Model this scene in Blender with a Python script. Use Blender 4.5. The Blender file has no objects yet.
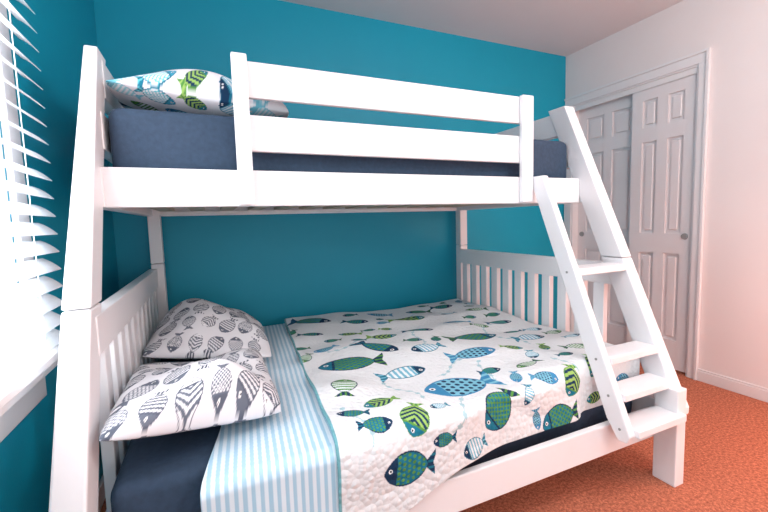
import bpy, bmesh, math, numpy as np, random
from mathutils import Matrix, Vector, Euler
random.seed(3)
S=bpy.context.scene
S.view_settings.view_transform='Standard'
S.view_settings.look='None'
D,XL,XR,H=2.5126,-0.4723,2.8501,2.44
YB=-1.6
# ---------- helpers
def lin(c): 
    return tuple((x/12.92 if x<=.04045 else ((x+.055)/1.055)**2.4) for x in [v/255 for v in c])
def mat(name,rgb,rough=.5,noise=0,nscale=40,bump=0,bscale=80,spec=.4,attr=None):
    m=bpy.data.materials.new(name); m.use_nodes=True; nt=m.node_tree; b=nt.nodes['Principled BSDF']
    b.inputs['Roughness'].default_value=rough; b.inputs['Specular IOR Level'].default_value=spec
    c=lin(rgb); tc=nt.nodes.new('ShaderNodeTexCoord')
    if attr:
        a=nt.nodes.new('ShaderNodeAttribute'); a.attribute_name=attr
        nt.links.new(a.outputs['Color'],b.inputs['Base Color'])
    else:
        n=nt.nodes.new('ShaderNodeTexNoise'); n.inputs['Scale'].default_value=nscale; n.inputs['Detail'].default_value=4
        r=nt.nodes.new('ShaderNodeValToRGB'); nt.links.new(tc.outputs['Object'],n.inputs['Vector']); nt.links.new(n.outputs['Fac'],r.inputs['Fac'])
        r.color_ramp.elements[0].position=.3; r.color_ramp.elements[1].position=.7
        r.color_ramp.elements[0].color=[*[x*(1-noise) for x in c],1]; r.color_ramp.elements[1].color=[*[min(1,x*(1+noise)) for x in c],1]
        nt.links.new(r.outputs['Color'],b.inputs['Base Color'])
    if bump:
        n=nt.nodes.new('ShaderNodeTexNoise'); n.inputs['Scale'].default_value=bscale; n.inputs['Detail'].default_value=3
        bp=nt.nodes.new('ShaderNodeBump'); bp.inputs['Strength'].default_value=bump; bp.inputs['Distance'].default_value=.01
        nt.links.new(tc.outputs['Object'],n.inputs['Vector']); nt.links.new(n.outputs['Fac'],bp.inputs['Height']); nt.links.new(bp.outputs['Normal'],b.inputs['Normal'])
    return m
M_teal=mat('teal_paint',(5,150,178),.5,.02,3,.05,150)
M_wall=mat('white_paint',(230,222,222),.7,.01,3,.05,150)
M_ceil=mat('ceiling_paint',(222,217,218),.8,.01,3,.05,120)
M_trim=mat('trim_paint',(228,226,228),.4)
M_door=mat('door_paint',(226,222,224),.45)
M_bed=mat('white_lacquer',(234,233,236),.32,.01,5)
M_navy=mat('navy_cotton',(50,68,90),.85,.12,60,.25,30)
M_slat=mat('bunk_slat_wood',(205,190,170),.6)
M_metal=mat('brushed_metal',(150,150,150),.35)
def obj_from(name,verts,faces,m,bevel=0,smooth=False,parent=None,seg=2):
    me=bpy.data.meshes.new(name); me.from_pydata(verts,[],faces); me.update()
    bm=bmesh.new(); bm.from_mesh(me); bmesh.ops.recalc_face_normals(bm,faces=bm.faces); bm.to_mesh(me); bm.free()
    o=bpy.data.objects.new(name,me); S.collection.objects.link(o); me.materials.append(m)
    if bevel:
        b=o.modifiers.new('bevel','BEVEL'); b.width=bevel; b.segments=seg; b.limit_method='ANGLE'
    if smooth: 
        for p in me.polygons: p.use_smooth=True
    if parent: o.parent=parent
    return o
def boxes(name,L,m,bevel=0,parent=None,seg=2):
    V=[];F=[]
    for (x0,x1,y0,y1,z0,z1) in L:
        k=len(V); V+=[(x,y,z) for x in(x0,x1) for y in(y0,y1) for z in(z0,z1)]
        F+=[tuple(k+i for i in f) for f in((0,1,3,2),(4,6,7,5),(0,4,5,1),(2,3,7,6),(0,2,6,4),(1,5,7,3))]
    return obj_from(name,V,F,m,bevel,False,parent,seg)
def prism(name,poly,x0,x1,m,bevel=.004,parent=None):
    fx0=x0 if callable(x0) else (lambda z:x0); fx1=x1 if callable(x1) else (lambda z:x1)
    n=len(poly); V=[(fx0(z),y,z) for y,z in poly]+[(fx1(z),y,z) for y,z in poly]
    F=[tuple(range(n)),tuple(range(2*n-1,n-1,-1))]+[(i,(i+1)%n,n+(i+1)%n,n+i) for i in range(n)]
    return obj_from(name,V,F,m,bevel,False,parent)
def empty(name,loc=(0,0,0)):
    e=bpy.data.objects.new(name,None); S.collection.objects.link(e); return e
# ---------- room
boxes('wall_back',[(XL-.12,XR+.7,D,D+.1,0,H)],M_teal)
WY0,WY1,WZ0,WZ1=.42,1.33,.74,2.08
boxes('wall_left',[(XL-.1,XL,YB,WY0,0,H),(XL-.1,XL,WY1,D,0,H),(XL-.1,XL,WY0,WY1,0,WZ0),(XL-.1,XL,WY0,WY1,WZ1,H)],M_teal)
CY0,CY1,CZ=1.50,2.435,2.012
boxes('wall_right',[(XR,XR+.12,YB,CY0,0,H),(XR,XR+.12,CY1,D,0,H),(XR,XR+.12,CY0,CY1,CZ,H),(XR+.6,XR+.7,1.2,D,0,H)],M_wall)
boxes('ceiling',[(XL-.12,XR+.7,YB,D+.1,H,H+.1)],M_ceil)
# carpet
mc=bpy.data.materials.new('carpet'); mc.use_nodes=True; nt=mc.node_tree; b=nt.nodes['Principled BSDF']; b.inputs['Roughness'].default_value=1; b.inputs['Specular IOR Level'].default_value=.05
tc=nt.nodes.new('ShaderNodeTexCoord'); n1=nt.nodes.new('ShaderNodeTexNoise'); n1.inputs['Scale'].default_value=85; n1.inputs['Detail'].default_value=8; n1.inputs['Roughness'].default_value=.85
r=nt.nodes.new('ShaderNodeValToRGB'); r.color_ramp.elements[0].position=.36; r.color_ramp.elements[1].position=.64
r.color_ramp.elements[0].color=[*lin((140,70,54)),1]; r.color_ramp.elements[1].color=[*lin((250,160,126)),1]
bp=nt.nodes.new('ShaderNodeBump'); bp.inputs['Strength'].default_value=.8; bp.inputs['Distance'].default_value=.015
nt.links.new(tc.outputs['Object'],n1.inputs['Vector']); nt.links.new(n1.outputs['Fac'],r.inputs['Fac']); nt.links.new(r.outputs['Color'],b.inputs['Base Color'])
nt.links.new(n1.outputs['Fac'],bp.inputs['Height']); nt.links.new(bp.outputs['Normal'],b.inputs['Normal'])
boxes('floor',[(XL-.12,XR+.7,YB,D+.1,-.1,0)],mc)
boxes('baseboard_right',[(XR-.014,XR,YB,1.44,0,.066),(XR-.010,XR,YB,1.44,.066,.08)],M_trim,.003)
boxes('baseboard_back',[(XL,XR,D-.014,D,0,.08)],M_trim,.003)
boxes('baseboard_left',[(XL,XL+.014,YB,D-.014,0,.08)],M_trim,.003)
# closet casing (stepped)
c0,c1,ct=1.44,2.505,2.086
boxes('trim_1',[(XR-.012,XR,c0+.018,CY0,0,CZ),(XR-.022,XR,c0,c0+.018,0,ct),(XR-.012,XR,CY1,c1,0,CZ),(XR-.012,XR,c0+.018,c1,CZ,ct-.018),(XR-.022,XR,c0+.018,c1,ct-.018,ct),
  (XR-.004,XR+.12,CY0,CY0+.012,0,CZ-.012),(XR-.004,XR+.12,CY1-.012,CY1,0,CZ-.012),(XR-.004,XR+.12,CY0,CY1,CZ-.012,CZ-.0005),(XR+.006,XR+.014,CY0+.012,CY1-.012,CZ-.05,CZ-.012)],M_trim,.002)
def door(name,x,y0,y1,z0,z1,knob_y):
    st=.075; cs=.07; mid=(y0+y1)/2; L=[]
    L+=[(x,x+.034,y0,y0+st,z0,z1),(x,x+.034,y1-st,y1,z0,z1)]
    zs=[(z0,z0+.20),(z0+.80,z0+.94),(z1-.40,z1-.30),(z1-.11,z1)]
    for a,c in zs: L.append((x,x+.034,y0+st,y1-st,a,c))
    L2=[(x+.014,x+.030,y0+st-.01,y1-st+.01,z0+.1,z1-.05)]
    for k_ in range(3):
        a,c=zs[k_][1],zs[k_+1][0]
        L.append((x,x+.034,mid-cs/2,mid+cs/2,a,c))
        for p,q in((y0+st,mid-cs/2),(mid+cs/2,y1-st)):
            L2.append((x+.004,x+.0135,p+.022,q-.022,a+.022,c-.022))
    e=empty(name); boxes('frame',L,M_door,.0,e); boxes('panels',L2,M_door,.006,e,1)
    bm=bmesh.new(); bmesh.ops.create_cone(bm,segments=24,radius1=.022,radius2=.018,depth=.012,cap_ends=True)
    me=bpy.data.meshes.new('pull'); bm.to_mesh(me); bm.free(); me.materials.append(M_metal)
    p=bpy.data.objects.new('pull',me); S.collection.objects.link(p); p.parent=e; p.rotation_euler=(0,-math.pi/2,0); p.location=(x-.004,knob_y,z0+.92)
    return e
door('door_1',XR+.018,CY0+.013,1.935,.015,CZ-.014,1.56)
door('door_2',XR+.062,1.895,CY1-.013,.015,CZ-.014,2.38)
# window
w=empty('window_1')
boxes('frame',[(XL-.1,XL-.001,WY0,WY0+.03,WZ0+.03,WZ1-.03),(XL-.1,XL-.001,WY1-.03,WY1,WZ0+.03,WZ1-.03),(XL-.1,XL-.001,WY0,WY1,WZ1-.03,WZ1),(XL-.1,XL-.001,WY0,WY1,WZ0,WZ0+.03),(XL-.09,XL-.04,WY0+.03,WY1-.03,1.39,1.43)],M_trim,.002,w)
boxes('casing',[(XL,XL+.015,WY0-.07,WY0,WZ0-.008,WZ1),(XL,XL+.015,WY1,WY1+.07,WZ0-.008,WZ1),(XL,XL+.015,WY0-.07,WY1+.07,WZ1,WZ1+.07),(XL,XL+.012,WY0-.07,WY1+.07,WZ0-.12,WZ0-.036),(XL,XL+.045,WY0-.09,WY1+.085,WZ0-.036,WZ0-.008)],M_trim,.003,w)
mb=bpy.data.materials.new('blind_vinyl'); mb.use_nodes=True; nt=mb.node_tree; pb=nt.nodes['Principled BSDF']; pb.inputs['Base Color'].default_value=(.82,.85,.88,1); pb.inputs['Roughness'].default_value=.5
tr=nt.nodes.new('ShaderNodeBsdfTranslucent'); tr.inputs[0].default_value=(.85,.9,.95,1); mx=nt.nodes.new('ShaderNodeMixShader'); mx.inputs[0].default_value=.25
nt.links.new(pb.outputs[0],mx.inputs[1]); nt.links.new(tr.outputs[0],mx.inputs[2]); nt.links.new(mx.outputs[0],nt.nodes['Material Output'].inputs[0])
wb=empty('window_blinds'); V=[];F=[]
z=.80; bx=XL+.052; ang=math.radians(38); hw=.026
while z<2.12:
    k=len(V); prof=[]
    for i in range(5):
        s=(i-2)/2*hw; cv=.004*(1-(s/hw)**2)
        prof.append((bx+s*math.cos(ang), z - s*math.sin(ang)+cv))
    pts=prof+[(a,c-.0025) for a,c in reversed(prof)]
    n=len(pts)
    V+=[(a,WY0-.05,c) for a,c in pts]+[(a,1.405,c) for a,c in pts]
    F+=[tuple(k+i for i in range(n)),tuple(k+2*n-1-i for i in range(n))]+[(k+i,k+(i+1)%n,k+n+(i+1)%n,k+n+i) for i in range(n)]
    z+=.050
obj_from('slats',V,F,mb,0,False,wb)
boxes('rails',[(XL+.025,XL+.08,WY0-.05,1.405,2.13,2.18),(XL+.03,XL+.075,WY0-.05,1.405,.745,.765)],M_trim,.003,wb)
boxes('cords',[(bx-.001,bx+.001,y-.001,y+.001,.76,2.13) for y in(.55,.95,1.30)],M_trim,0,wb)
# ---------- bunk bed
bed=empty('bunk_bed'); yu=1.366
k=.433
def fy(z): return 1.457-(1.633-z)*k
YR=.975   # lower front rail face
RB,RT=.168,.288
for tag,x0,x1 in(('left',-.345,-.275),('right',1.65,1.712)):
    W=.105
    o0=(lambda z:-.345+.035*max(0,z-.6)/1.03) if tag=='left' else x0
    prism('leg_upper_'+tag,[(fy(.903),.903),(fy(1.64),1.64),(fy(1.64)+W,1.64),(fy(.903)+W,.903)],o0,x1,M_bed,.004,bed)
    prism('leg_lower_'+tag,[(fy(.30)+.01,.285),(fy(.32),.315),(fy(.9),.9),(fy(.9)+W,.9),(fy(.35)+W,.35),(fy(.3)+W-.02,.285)],o0,x1,M_bed,.006,bed)
    fx0,fx1=(-.325,-.265) if tag=='left' else (1.625,1.683)
    bx0,bx1=(-.30,-.24) if tag=='left' else (1.675,1.735)
    boxes('foot_'+tag,[(fx0,fx1,.885,.973,0,.40),(bx0,bx1,2.395,2.455,0,.9),(bx0,bx1,2.395,2.455,.903,1.64)],M_bed,.004,bed)
    xi,xo=(-.312,-.272) if tag=='left' else (1.655,1.695)
    L=[(xi,xo,1.50,2.41,1.50,1.615),(xi,xo,1.42,2.41,1.33,1.44),(xi,xo,1.36,2.41,1.155,1.27),
       (xi,xo,1.17,2.41,.775,.875),(xi,xo,.97,2.41,.20,.32)]
    L+=[(xi+.005,xo-.005,y,y+.055,.32,.775) for y in np.linspace(1.235,2.30,11)]
    boxes('end_frame_'+tag,L,M_bed,.003,bed)
boxes('side_rails',[(-.275,1.65,yu,yu+.025,1.1545,1.2715),(-.24,1.675,2.42,2.445,1.1545,1.2715),(-.275,1.65,YR,YR+.025,RB,RT),(-.24,1.675,2.42,2.445,RB,RT),
   (-.27,1.65,yu+.025,yu+.05,1.16,1.18),(-.27,1.65,2.40,2.42,1.16,1.18),(-.24,1.675,2.42,2.445,1.50,1.615)],M_bed,.004,bed)
boxes('guard_rail',[(.10,1.335,yu,yu+.02,1.333,1.450),(.10,1.335,yu,yu+.02,1.504,1.619),(.092,.139,yu-.024,yu,1.158,1.632),(1.272,1.335,yu-.022,yu,1.158,1.622)],M_bed,.004,bed)
boxes('bunk_slats',[(x,x+.07,yu+.03,2.42,1.18,1.197) for x in np.linspace(-.24,1.55,13)]+[(x,x+.07,YR+.025,2.42,.19,.21) for x in np.linspace(-.24,1.55,13)],M_slat,.002,bed)
lad=empty('ladder')
xs0,xs1=1.338,1.370
prism('stringer',[(fy(.30),.285),(fy(.28)+.02,.255),(fy(.28)+.055,.252),(fy(.34)+.078,.32),(fy(1.27)+.075,1.272),(fy(1.27)-.005,1.272)],xs0,xs1,M_bed,.006,lad)
for i,(zz,pr) in enumerate(((.876,.006),(.549,.010),(.425,.014),(.308,.018))):
    prism('step_%d'%(i+1),[(fy(zz)-pr,zz),(fy(zz)-pr,zz-.030),(fy(zz)+.075,zz-.030),(fy(zz)+.085,zz)],xs1-.002,1.652,M_bed,.004,lad)
bm=bmesh.new()
for c in [(xs0-.001,fy(z_)+.04,z_) for z_ in (.86,.535,.41,.30)]:
    bmesh.ops.create_cone(bm,segments=12,radius1=.005,radius2=.005,depth=.003,cap_ends=True,matrix=Matrix.Translation(c)@Matrix.Rotation(math.pi/2,4,'Y'))
me=bpy.data.meshes.new('screw_caps'); bm.to_mesh(me); bm.free(); me.materials.append(M_metal); o=bpy.data.objects.new('screw_caps',me); S.collection.objects.link(o); o.parent=lad
# mattresses
def mattress(name,x0,x1,y0,y1,z0,z1,m):
    o=boxes(name,[(x0,x1,y0,y1,z0,z1)],m,.035,None,5)
    for p in o.data.polygons: p.use_smooth=True
    return o
mattress('mattress',-.262,1.645,1.062,2.39,.212,.478,M_navy)
mattress('mattress',-.262,1.645,1.42,2.385,1.199,1.462,M_navy)
# ---------- patterned cloth
def sm(a,b,x): 
    t=np.clip((x-a)/(b-a),0,1); return t*t*(3-2*t)
def paint(col,U,V,f):
    cx,cy,L,ang,st=f[:5]; fat=f[5] if len(f)>5 else 1
    a=math.radians(ang); dx=U-cx; dy=V-cy
    near=(dx*dx+dy*dy)<(L*.75)**2
    if not near.any(): return
    lx=((dx*math.cos(a)+dy*math.sin(a))/L)[near]; ly=((-dx*math.sin(a)+dy*math.cos(a))/L)[near]
    c=col[near]
    w=.21*fat*np.clip(1-(lx/.4)**2,0,1)**.7
    body=(np.abs(ly)<w)&(np.abs(lx)<.4)
    inner=(np.abs(ly)<w-.025)&(np.abs(lx)<.385)
    tail=(lx>.33)&(lx<.54-.3*(.12-np.minimum(np.abs(ly),.12)))&(np.abs(ly)<(lx-.33)*.95+.02)
    head=lx<-.2
    pal=PAL[st]
    A,B,C,Hd=[np.array(lin(q)) for q in pal[:4]]; pt=pal[4]
    c[tail]=A; c[tail&(np.sin(ly*60)>.3)&(lx>.4)]=B
    c[body]=A
    if pt=='stripe': m2=np.sin(lx*60)>0
    elif pt=='hstripe': m2=np.sin(ly*75)>0
    elif pt=='dots': m2=((np.mod(lx*11,1)-.5)**2+(np.mod(ly*11+.5*(np.floor(lx*11)%2),1)-.5)**2)<.1
    elif pt=='scale': m2=np.abs(np.sin(lx*30+ly*30)*np.sin(lx*30-ly*30))>.35
    else: m2=np.sin(lx*45+4*np.abs(ly)*8)>0
    c[inner]=B; c[inner&m2]=C
    c[inner&head]=Hd
    c[inner&(np.abs(lx+.19)<.018)]=A
    eye=(lx+.29)**2+(ly-.03)**2; c[body&(eye<.0012)]=(1,1,1); c[body&(eye<.0004)]=lin((20,30,40))
    col[near]=c
N=(24,54,84); T=(30,112,136); G=(84,140,66); LG=(150,186,100); LB=(120,180,202); W_=(225,232,235); BL=(60,130,172)
g1=(88,94,108); g0=(224,224,229)
PAL=[(N,T,G,N,'dots'),(G,LG,N,T,'chev'),(T,LB,W_,N,'stripe'),(N,G,T,T,'scale'),(BL,LB,N,BL,'dots'),(N,G,W_,G,'stripe'),(N,BL,G,N,'hstripe'),
 (g1,g0,(96,102,116),(104,110,124),'stripe'),((104,110,124),(104,110,124),g0,(92,98,112),'scale'),((80,86,102),g0,(100,106,120),g0,'chev'),
 ((110,185,205),(150,210,222),W_,(110,185,205),'stripe'),(T,(100,190,205),W_,(60,150,180),'scale')]
def cloth_mat(name,bumpscale,strength,dist):
    m=mat(name,(255,255,255),.85,attr='Col',spec=.15)
    nt=m.node_tree; b=nt.nodes['Principled BSDF']; tc=nt.nodes.new('ShaderNodeTexCoord')
    v=nt.nodes.new('ShaderNodeTexVoronoi'); v.inputs['Scale'].default_value=bumpscale
    bp=nt.nodes.new('ShaderNodeBump'); bp.inputs['Strength'].default_value=strength; bp.inputs['Distance'].default_value=dist; bp.invert=True
    nt.links.new(tc.outputs['Object'],v.inputs['Vector']); nt.links.new(v.outputs['Distance'],bp.inputs['Height']); nt.links.new(bp.outputs['Normal'],b.inputs['Normal'])
    return m
M_quilt=cloth_mat('quilted_fish_cotton',55,.8,.006); M_pil=cloth_mat('printed_pillow_cotton',9,.3,.014); M_sheet=cloth_mat('striped_sheet_cotton',12,.2,.01)
def grid_obj(name,P,col,m,thick=0,closed=False):
    ny,nx=P.shape[:2]; V=P.reshape(-1,3); idx=np.arange(ny*nx).reshape(ny,nx)
    F=np.stack([idx[:-1,:-1],idx[:-1,1:],idx[1:,1:],idx[1:,:-1]],-1).reshape(-1,4)
    me=bpy.data.meshes.new(name); me.from_pydata(V.tolist(),[],F.tolist()); 
    ca=me.color_attributes.new('Col','FLOAT_COLOR','POINT')
    ca.data.foreach_set('color',np.concatenate([col.reshape(-1,3),np.ones((ny*nx,1))],1).astype(np.float32).ravel())
    me.polygons.foreach_set('use_smooth',[True]*len(F)); me.materials.append(m); me.update()
    o=bpy.data.objects.new(name,me); S.collection.objects.link(o)
    if thick:
        s=o.modifiers.new('solid','SOLIDIFY'); s.thickness=thick; s.offset=0
    return o
def wrinkle(X,Y,amp,seed):
    r=np.random.default_rng(seed); Z=np.zeros_like(X)
    for i in range(14):
        a=r.uniform(0,math.pi); f=r.uniform(6,30); Z+=np.sin((X*math.cos(a)+Y*math.sin(a))*f+r.uniform(0,6))/f
    return Z*amp
def drape(x0f,x1f,yb,ztop,yff,dropf,nx,ny,rad=.035,wr=.03,seed=1):
    s=np.linspace(0,1,nx)[None,:].repeat(ny,0); t=np.linspace(0,1,ny)[:,None].repeat(nx,1)
    Xm=x0f(1.0)+s*(x1f(1.0)-x0f(1.0)); yf=yff(Xm)
    flat=yb-(yf+rad); arc=rad*math.pi/2; drop=dropf(Xm); A=t*(flat+arc+drop)
    Yv=yb-A; Yx=np.maximum(Yv,yf)
    X=x0f(Yx)+s*(x1f(Yx)-x0f(Yx))
    Y=np.where(A<flat,yb-A,np.where(A<flat+arc,yf+rad-rad*np.sin(np.clip((A-flat)/rad,0,math.pi/2)),yf))
    Z=np.where(A<flat,ztop,np.where(A<flat+arc,ztop-rad+rad*np.cos(np.clip((A-flat)/rad,0,math.pi/2)),ztop-rad-(A-flat-arc)))
    w=wrinkle(X,Yv,wr,seed); on=sm(flat+arc,flat,A)
    Z=Z+(w+wr*.12)*on; Y=Y-np.abs(w)*(1-on)*.8*(X<1.25)
    return np.stack([X,Y,Z],-1),X,Yv
def qd(x): return .142+.10*(1-sm(.35,.70,x))
P,U,Vv=drape(lambda y:.272+.075*(np.asarray(y)-1),lambda y:1.635+0*np.asarray(y),2.38,.497,lambda x:np.where(x<.6,.958,.958+.055*sm(.6,.9,x))+.034*sm(1.2,1.31,x),qd,640,760,.03,.045,2)
base=np.array(lin((222,224,227)))
col=np.ones(U.shape+(3,))*base
rr=random.Random(11)
FISH=[(.52,2.24,.27,150,6),(.64,1.95,.14,-30,1),(1.05,2.04,.25,170,1),(.49,1.53,.30,-14,3,1.3),(.68,1.62,.26,120,0,.8),(.85,1.50,.18,5,2,1.2),(.67,1.34,.22,180,2),
(1.18,1.57,.30,175,3),(1.02,1.36,.24,170,4),(.77,1.14,.32,0,4,1.15),(.40,1.29,.16,-107,5,1.4),(.46,1.12,.13,5,1,1.4),(.52,.99,.13,60,1,1.6),(.84,.97,.19,42,3,1.5),
(1.12,1.16,.14,10,5),(1.20,1.00,.13,60,1,1.5),(1.12,.88,.19,10,3,1.4),(.47,.86,.18,-4,0,1.4),(1.40,1.42,.18,170,2),(1.48,1.22,.16,170,5),(1.53,1.09,.15,21,3),
(1.39,2.20,.16,150,0),(1.49,1.75,.17,165,6),(1.36,.93,.11,5,1),(.72,.86,.12,20,2,1.4),(.75,2.12,.17,150,0),(.98,1.78,.18,160,0),(.78,1.80,.17,160,1),(1.25,1.85,.18,-20,4),(1.2,2.22,.18,-20,3),(.95,2.28,.18,-20,4),(1.34,1.28,.11,60,1),(.98,1.0,.09,60,2),(.46,2.02,.15,160,0),(1.5,2.0,.15,-20,5),(.45,1.75,.14,20,4),(1.42,1.58,.12,-10,0),(.62,1.02,.08,10,2),(1.02,.90,.09,100,4)]
small=[]
for _ in range(1500):
    x,y=rr.uniform(.34,1.60),rr.uniform(.86,2.34)
    if all(math.hypot(x-f[0],y-f[1])>f[2]*.5+.045 for f in FISH+small): small.append((x,y,rr.uniform(.08,.115),rr.choice([0,170,150,-20,60]),rr.choice([0,0,1,2,3,4,5]),1.2))
    if len(small)>55: break
for (sx,sy,sa,ln) in [(.6,1.75,20,.3),(.9,1.65,70,.25),(1.3,1.65,40,.3),(.58,1.2,100,.25),(.95,1.2,60,.2),(1.25,1.08,80,.15),(.7,1.0,40,.2),(1.1,2.1,30,.2),(.36,1.05,90,.2),(1.3,1.45,100,.2),(.85,1.3,20,.2)]:
    a=math.radians(sa); dx=U-sx; dy=Vv-sy; lx=dx*math.cos(a)+dy*math.sin(a); ly=-dx*math.sin(a)+dy*math.cos(a)
    m_=(np.abs(lx)<ln/2)&(np.abs(ly-.02*np.sin(lx*25))<.002+.006*(np.sin(lx*160)>.2)); col[m_]=lin((165,195,203))
for f in small+FISH: paint(col,U,Vv,f)
edge=(U-(.272+.075*(np.maximum(Vv,.96)-1)))<.008; col[edge]=lin((110,165,175))
grid_obj('quilt',P,col,M_quilt,.008)
# striped sheet
P,U,Vv=drape(lambda y:-.06+.19*(np.asarray(y)-.96),lambda y:.29+.075*(np.asarray(y)-1),2.38,.487,lambda x:.962+0*x,lambda x:.30+0*x,220,420,.03,.02,4)
st=np.sin((U-.075*np.maximum(Vv,.96))*2*math.pi/.020)>0
col=np.where(st[...,None],np.array(lin((162,196,216))),np.array(lin((212,224,233))))
grid_obj('folded_sheet',P,col,M_sheet,.004)
# pillows
def pillow(name,loc,a,b,h,rot,fishes,base=(224,224,229),seed=1,flat=.35,sh=0):
    n,m=190,240
    u=np.linspace(-1,1,n)[None,:].repeat(m,0); v=np.linspace(-1,1,m)[:,None].repeat(n,1)
    hh=(np.clip(1-np.abs(u)**2.6,0,1)*np.clip(1-np.abs(v)**2.6,0,1))**.5
    X=a*u*(1-.035*(1-v**2))*(1-.05*np.abs(v)**6); Y=b*v*(1-.03*(1-u**2))*(1-.05*np.abs(u)**6)
    col=np.ones((m,n,3))*np.array(lin(base))
    for f in fishes: paint(col,X,Y,f)
    Y=Y+sh*X
    wr=wrinkle(X,Y,.2,seed)*hh
    Zt=h*hh+wr*.9; Zb=-h*flat*hh
    ny,nx=m,n
    V=np.concatenate([np.stack([X,Y,Zt],-1).reshape(-1,3),np.stack([X,Y,Zb],-1).reshape(-1,3)])
    idx=np.arange(ny*nx).reshape(ny,nx); F=np.stack([idx[:-1,:-1],idx[:-1,1:],idx[1:,1:],idx[1:,:-1]],-1).reshape(-1,4)
    F=np.concatenate([F,(F+ny*nx)[:,::-1]])
    me=bpy.data.meshes.new(name); me.from_pydata(V.tolist(),[],F.tolist())
    C=np.concatenate([col.reshape(-1,3)]*2); ca=me.color_attributes.new('Col','FLOAT_COLOR','POINT')
    ca.data.foreach_set('color',np.concatenate([C,np.ones((len(C),1))],1).astype(np.float32).ravel())
    bm=bmesh.new(); bm.from_mesh(me); bmesh.ops.remove_doubles(bm,verts=bm.verts,dist=1e-5); bm.to_mesh(me); bm.free()
    for p in me.polygons: p.use_smooth=True
    me.materials.append(M_pil); o=bpy.data.objects.new(name,me); S.collection.objects.link(o); o.location=loc; o.rotation_euler=[math.radians(r) for r in rot]
    return o
def leafgrid(a,b,L,sx,sy,ang,styles,seed,fat=1.25):
    r=random.Random(seed); out=[]; i=0
    y=-b*.85; row=0
    while y<b*.95:
        x=-a*.85+(row%2)*sx*.5
        while x<a*.95:
            out.append((x,y,L*r.uniform(.85,1.15),ang+r.uniform(-25,25)+(180 if r.random()<.3 else 0),styles[i%len(styles)],fat)); i+=1; x+=sx
        y+=sy; row+=1
    return out
pillow('pillow',(-.048,1.37,.567),.225,.29,.118,(-2,13,0),leafgrid(.235,.29,.10,.076,.10,75,[8,7,9],1,1.45),seed=3,sh=.38)
pillow('pillow',(-.02,1.995,.57),.25,.32,.11,(0,9,-2),leafgrid(.25,.32,.10,.076,.10,75,[7,8,9],7,1.4),seed=8)
pillow('pillow',(.012,1.755,1.513),.285,.33,.118,(0,5,0),leafgrid(.28,.34,.12,.105,.095,20,[10,11,1,2,10,5,4],3),seed=12)
# ---------- lights
wd=bpy.data.worlds.new('World'); S.world=wd; wd.use_nodes=True; wd.node_tree.nodes['Background'].inputs[0].default_value=(1,.98,.97,1); wd.node_tree.nodes['Background'].inputs[1].default_value=1.75
def area(name,loc,rot,sx,sy,e,c):
    l=bpy.data.lights.new(name,'AREA'); l.shape='RECTANGLE'; l.size=sx; l.size_y=sy; l.energy=e; l.color=c
    o=bpy.data.objects.new(name,l); S.collection.objects.link(o); o.location=loc; o.rotation_euler=rot; return o
area('window_daylight',(XL-.25,(WY0+WY1)/2,1.42),(0,-math.pi/2,0),1.4,1.1,45,(.93,.97,1))
area('ceiling_wash_fill',(.9,-.6,1.6),(math.pi,0,0),.5,.5,44,(1,.98,.96))  # added fill behind the camera, aimed up to brighten the ceiling
def point(name,loc,e,c,r):
    pl=bpy.data.lights.new(name,'POINT'); pl.energy=e; pl.shadow_soft_size=r; pl.color=c
    po=bpy.data.objects.new(name,pl); S.collection.objects.link(po); po.location=loc
point('overhead_fill',(1.6,.2,2.2),32,(1,.96,.93),.16)  # unseen point light added to lift overall brightness; no real fixture there
point('warm_fill',(2.35,.3,.6),18,(1,.34,.18),.12)  # added warm fill that tints carpet and lower closet; no actual lamp here
# ---------- camera
yaw,pi_,ro=[math.radians(v) for v in(23.8096,5.0321,-1.6894)]
Fw=Vector((math.sin(yaw)*math.cos(pi_),math.cos(yaw)*math.cos(pi_),-math.sin(pi_))); Rt=Vector((math.cos(yaw),-math.sin(yaw),0)); Up=Rt.cross(Fw)
R2=Rt*math.cos(ro)+Up*math.sin(ro); U2=-Rt*math.sin(ro)+Up*math.cos(ro)
cd=bpy.data.cameras.new('camera'); cam=bpy.data.objects.new('camera',cd); S.collection.objects.link(cam)
cam.matrix_world=Matrix(((R2.x,U2.x,-Fw.x,0),(R2.y,U2.y,-Fw.y,0),(R2.z,U2.z,-Fw.z,1.091),(0,0,0,1)))
cd.sensor_width=36; cd.sensor_fit='HORIZONTAL'; cd.lens=390.779/768*36; cd.clip_start=.02
S.camera=cam
